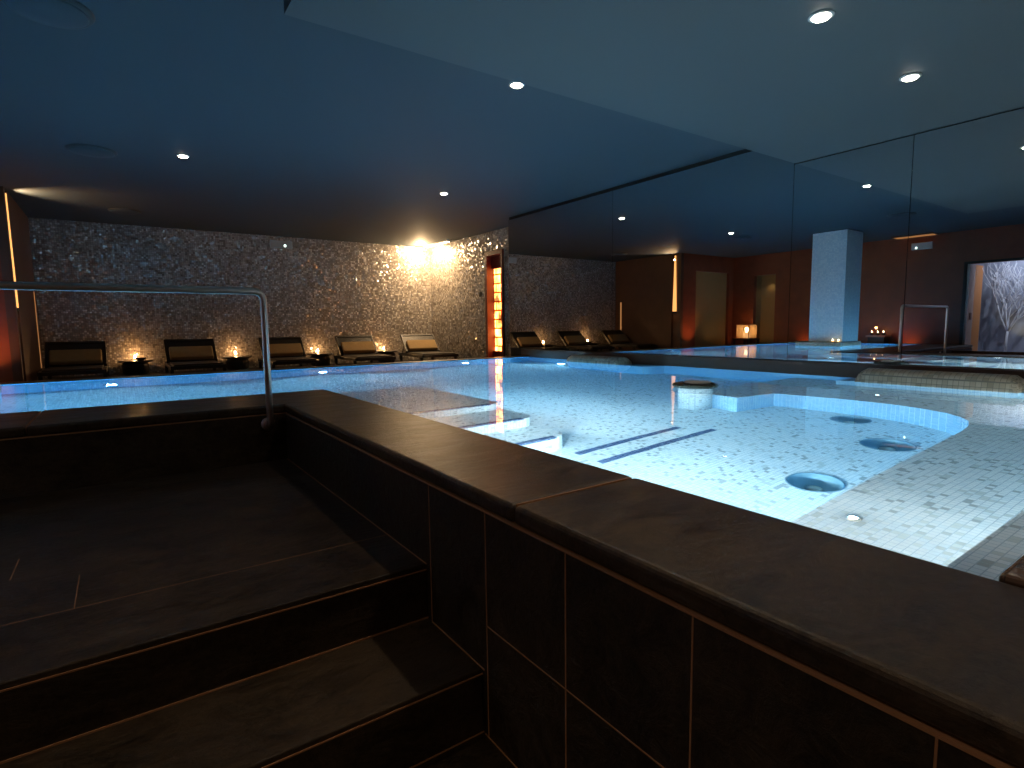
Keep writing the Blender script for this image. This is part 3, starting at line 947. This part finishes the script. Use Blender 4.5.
# ------------------------------------------------------------------ loungers
def lounger():
    t = thing('sun_lounger', (0, 0, DK), '', 'sun lounger', 'sun loungers along the mosaic wall')
    z = DK
    W = 0.47
    b = MB().use(M['rattan'])
    for s in (-1, 1):
        b.box(s * W - 0.03, s * W + 0.03, -1.30, 0.55, z + 0.16, z + 0.23)
    b.box(-W, W, -1.33, -1.27, z + 0.16, z + 0.23).box(-W, W, 0.50, 0.56, z + 0.16, z + 0.23)
    b.build('base_frame', None, t, bevel=0.006)
    for x in (-W, W):
        for y in (-1.15, 0.42):
            MB().use(M['rattan']).box(x - .03, x + .03, y - .03, y + .03, z, z + 0.16).build('leg', None, t)
    MB().use(M['sling']).box(-W + .035, W - .035, -1.265, -0.05, z + 0.205, z + 0.26).build('seat', None, t, bevel=0.012)
    ang = math.radians(38)
    L = 0.74
    def pt(u, v):   # u along the back, v off the back
        return (-0.05 + u * math.cos(ang + .0) * 0.78 - v * math.sin(ang), z + 0.24 + u * math.sin(ang) + v * math.cos(ang))
    def slab(mb, x0, x1, u0, u1, v0, v1):
        vs = []
        for x in (x0, x1):
            for u, v in ((u0, v0), (u1, v0), (u1, v1), (u0, v1)):
                y, zz = pt(u, v); vs.append((x, y, zz))
        mb._add(vs, [(0, 1, 2, 3), (7, 6, 5, 4), (0, 4, 5, 1), (1, 5, 6, 2), (2, 6, 7, 3), (3, 7, 4, 0)])
        return mb
    b = slab(MB().use(M['rattan']), -W, W, 0.0, L - .06, 0.0, 0.045)
    bk = b.build('backrest', None, t, bevel=0.008)
    b = MB().use(M['rattan'])
    slab(b, -W - .02, -W + .02, 0, L, -.01, .06); slab(b, W - .02, W + .02, 0, L, -.01, .06); slab(b, -W, W, L - .07, L, -.01, .06)
    b.build('back_frame', None, t, bevel=0.006)
    b = slab(MB().use(M['cushion']), -W + .05, W - .05, 0.0, L * 0.52, 0.047, 0.15)
    b.build('cushion', None, t, bevel=0.03, seg=3)
    MB().use(M['rattan']).tube([(-W + .05, 0.42, z + .22), (-W + .05, pt(L * .7, 0)[0], pt(L * .7, -.01)[1])], 0.012, 8).build('prop_arm', None, t)
    return t
lx = [(-0.74, 0.0), (1.28, 0.0), (3.21, 0.02), (5.05, 0.03), (6.86, 0.08)]
llab = ['black sun lounger with the brightly lit tan cushion next to the brown wall', 'black sun lounger between the large tealight table and the second tealight',
        'black sun lounger partly behind the steel handrail post', 'black sun lounger with tan cushion, next but one to the glowing corner',
        'black sun lounger with pale tan cushion under the glowing corner']
proto = lounger()
for i, (x, a) in enumerate(lx):
    r = proto if i == 0 else copy_tree(proto)
    r.location = (x, 14.15, DK)
    r.rotation_euler = (0, 0, -a)
    r['label'] = llab[i]

# side tables with tealights
def side_table():
    t = thing('side_table', (0, 0, DK), '', 'side table', 'low side tables between the loungers')
    z = DK
    MB().use(M['table']).lathe((0, 0, z + 0.27), [(0.31, 0), (0.32, 0.01), (0.32, 0.025), (0.31, 0.03)], 32).build('table_top', None, t)
    MB().use(M['table']).lathe((0, 0, z), [(0.22, 0), (0.24, 0.03), (0.25, 0.20), (0.22, 0.27)], 32).build('drum_base', None, t)
    return t
def tealight():
    t = thing('tealight', (0, 0, 0), '', 'candle', 'tealights on the side tables')
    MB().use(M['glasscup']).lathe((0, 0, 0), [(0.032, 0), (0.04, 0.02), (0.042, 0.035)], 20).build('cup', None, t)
    MB().use(M['flame']).lathe((0, 0, 0.036), [(0.006, 0), (0.022, 0.018), (0.017, 0.045), (0.003, 0.075)], 12).build('flame', None, t)
    return t
tbl, tea = None, None
tabs = [(0.24, 'between the brown wall lounger and the next one'), (2.24, 'just left of the handrail post lounger'), (4.17, 'right of the handrail post lounger'), (5.96, 'before the last lounger in the corner')]
tz = DK + 0.302
for i, (x, wh) in enumerate(tabs):
    if tbl is None:
        tbl = side_table(); tea = tealight()
        a, b2 = tbl, tea
    else:
        a, b2 = copy_tree(tbl), copy_tree(tea)
    a.location = (x, 14.52, DK); a['label'] = 'low round black side table ' + wh
    b2.location = (x, 14.70, tz); b2['label'] = 'burning tealight on the side table ' + wh
    light('tealight_light', 'POINT', (x, 14.70, tz + 0.10), 11.0 if i == 0 else 8.0, CANDLE, 0.02)
# bowl on the first table
t = MB().use(M['table']).lathe((0.34, 14.5, DK + 0.3001), [(0.05, 0), (0.10, 0.04), (0.115, 0.06), (0.105, 0.06), (0.05, 0.012)], 24).build('bowl')
tag(t, 'small dark glossy bowl beside the first tealight', 'bowl')

# ------------------------------------------------------------------ lantern on a low table, candle console
t = thing('low_table', (-3.85, 11.15, DK), 'low dark square table under the glowing lantern', 'table')
MB().use(M['table']).box(-4.17, -3.50, 10.85, 11.45, 0.03, 0.08).build('table_top', None, t, bevel=0.004)
for x in (-4.13, -3.54):
    for y in (10.89, 11.41):
        MB().use(M['table']).box(x - .025, x + .025, y - .025, y + .025, DK, 0.03).build('leg', None, t)
t = thing('candle_lantern', (-3.85, 11.15, 0.08), 'glowing square glass lantern with amber light on the low table', 'lantern')
lx0, lx1, ly0, ly1, lz0, lz1 = -4.08, -3.60, 10.92, 11.38, 0.081, 0.56
b = MB().use(plain('lantern_copper', (0.35, 0.16, 0.08), 0.4, 0.6))
for x in (lx0, lx1):
    for y in (ly0, ly1):
        b.box(x - .012, x + .012, y - .012, y + .012, lz0, lz1)
for z in (lz0, lz1 - .024):
    b.box(lx0, lx1, ly0 - .012, ly0 + .012, z, z + .024).box(lx0, lx1, ly1 - .012, ly1 + .012, z, z + .024)
    b.box(lx0 - .012, lx0 + .012, ly0, ly1, z, z + .024).box(lx1 - .012, lx1 + .012, ly0, ly1, z, z + .024)
b.build('frame', None, t)
m, nt, out = mat_new('frosted_lantern_pane')
tr = nt.nodes.new('ShaderNodeBsdfTranslucent'); tr.inputs[0].default_value = (1.0, 0.72, 0.42, 1)
tp = nt.nodes.new('ShaderNodeBsdfTransparent'); mxs = nt.nodes.new('ShaderNodeMixShader'); mxs.inputs[0].default_value = 0.45
nt.links.new(tp.outputs[0], mxs.inputs[1]); nt.links.new(tr.outputs[0], mxs.inputs[2]); nt.links.new(mxs.outputs[0], out.inputs[0])
for (x0, x1, y0, y1) in ((lx0 + .014, lx1 - .014, ly0 - .002, ly0 + .002), (lx0 + .014, lx1 - .014, ly1 - .002, ly1 + .002),
                         (lx0 - .002, lx0 + .002, ly0 + .014, ly1 - .014), (lx1 - .002, lx1 + .002, ly0 + .014, ly1 - .014)):
    MB().use(m).box(x0, x1, y0, y1, lz0 + .026, lz1 - .026).build('pane', None, t)
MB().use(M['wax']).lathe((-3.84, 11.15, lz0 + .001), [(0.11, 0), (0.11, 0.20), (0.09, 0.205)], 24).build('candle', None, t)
MB().use(emit('lantern_flame', (1.0, 0.70, 0.36), 40)).lathe((-3.84, 11.15, lz0 + 0.2075), [(0.02, 0), (0.055, 0.04), (0.04, 0.10), (0.01, 0.15)], 14).build('flame', None, t)
light('lantern_light', 'POINT', (-3.84, 11.15, 0.40), 9, (1.0, 0.55, 0.22), 0.06)

t = thing('console_table', (-3.95, 7.13, DK), 'low console table with reddish top against the russet wall', 'table')
MB().use(plain('reddish_table_top', (0.42, 0.16, 0.09), 0.4)).box(-4.18, -3.8, 6.88, 7.38, 0.16, 0.21).build('table_top', None, t)
MB().use(M['table']).box(-4.15, -3.84, 6.92, 7.34, DK, 0.16).build('cabinet', None, t)
for i, (y, lab) in enumerate([(6.99, 'round dark candle jar on the reddish console, nearer the handrail reflection'), (7.14, 'round dark candle jar on the reddish console, middle one'), (7.29, 'round dark candle jar on the reddish console, nearer the blue column')]):
    t = thing('candle_jar', (-3.97, y, 0.21), lab, 'candle jar', 'candle jars on the console')
    MB().use(M['table']).lathe((-3.97, y, 0.2101), [(0.035, 0), (0.055, 0.03), (0.055, 0.06), (0.035, 0.09)], 18).build('jar', None, t)
    MB().use(M['flame']).lathe((-3.97, y, 0.3002), [(0.004, 0), (0.008, 0.01), (0.002, 0.03)], 10).build('flame', None, t)
light('console_light', 'POINT', (-3.85, 7.14, 0.42), 0.8, CANDLE, 0.02)

# three small candles on the column seat
for i, y in enumerate((6.90, 7.04)):
    t = thing('seat_candle', (-1.16, y, 0.1), ['small candle on the column seat corner', 'small candle on the column seat, second from its corner'][i], 'candle', 'candles on the column seat')
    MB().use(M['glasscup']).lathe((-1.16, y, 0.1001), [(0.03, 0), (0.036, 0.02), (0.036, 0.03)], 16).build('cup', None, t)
    MB().use(M['flame']).lathe((-1.16, y, 0.131), [(0.004, 0), (0.009, 0.012), (0.002, 0.03)], 10).build('flame', None, t)
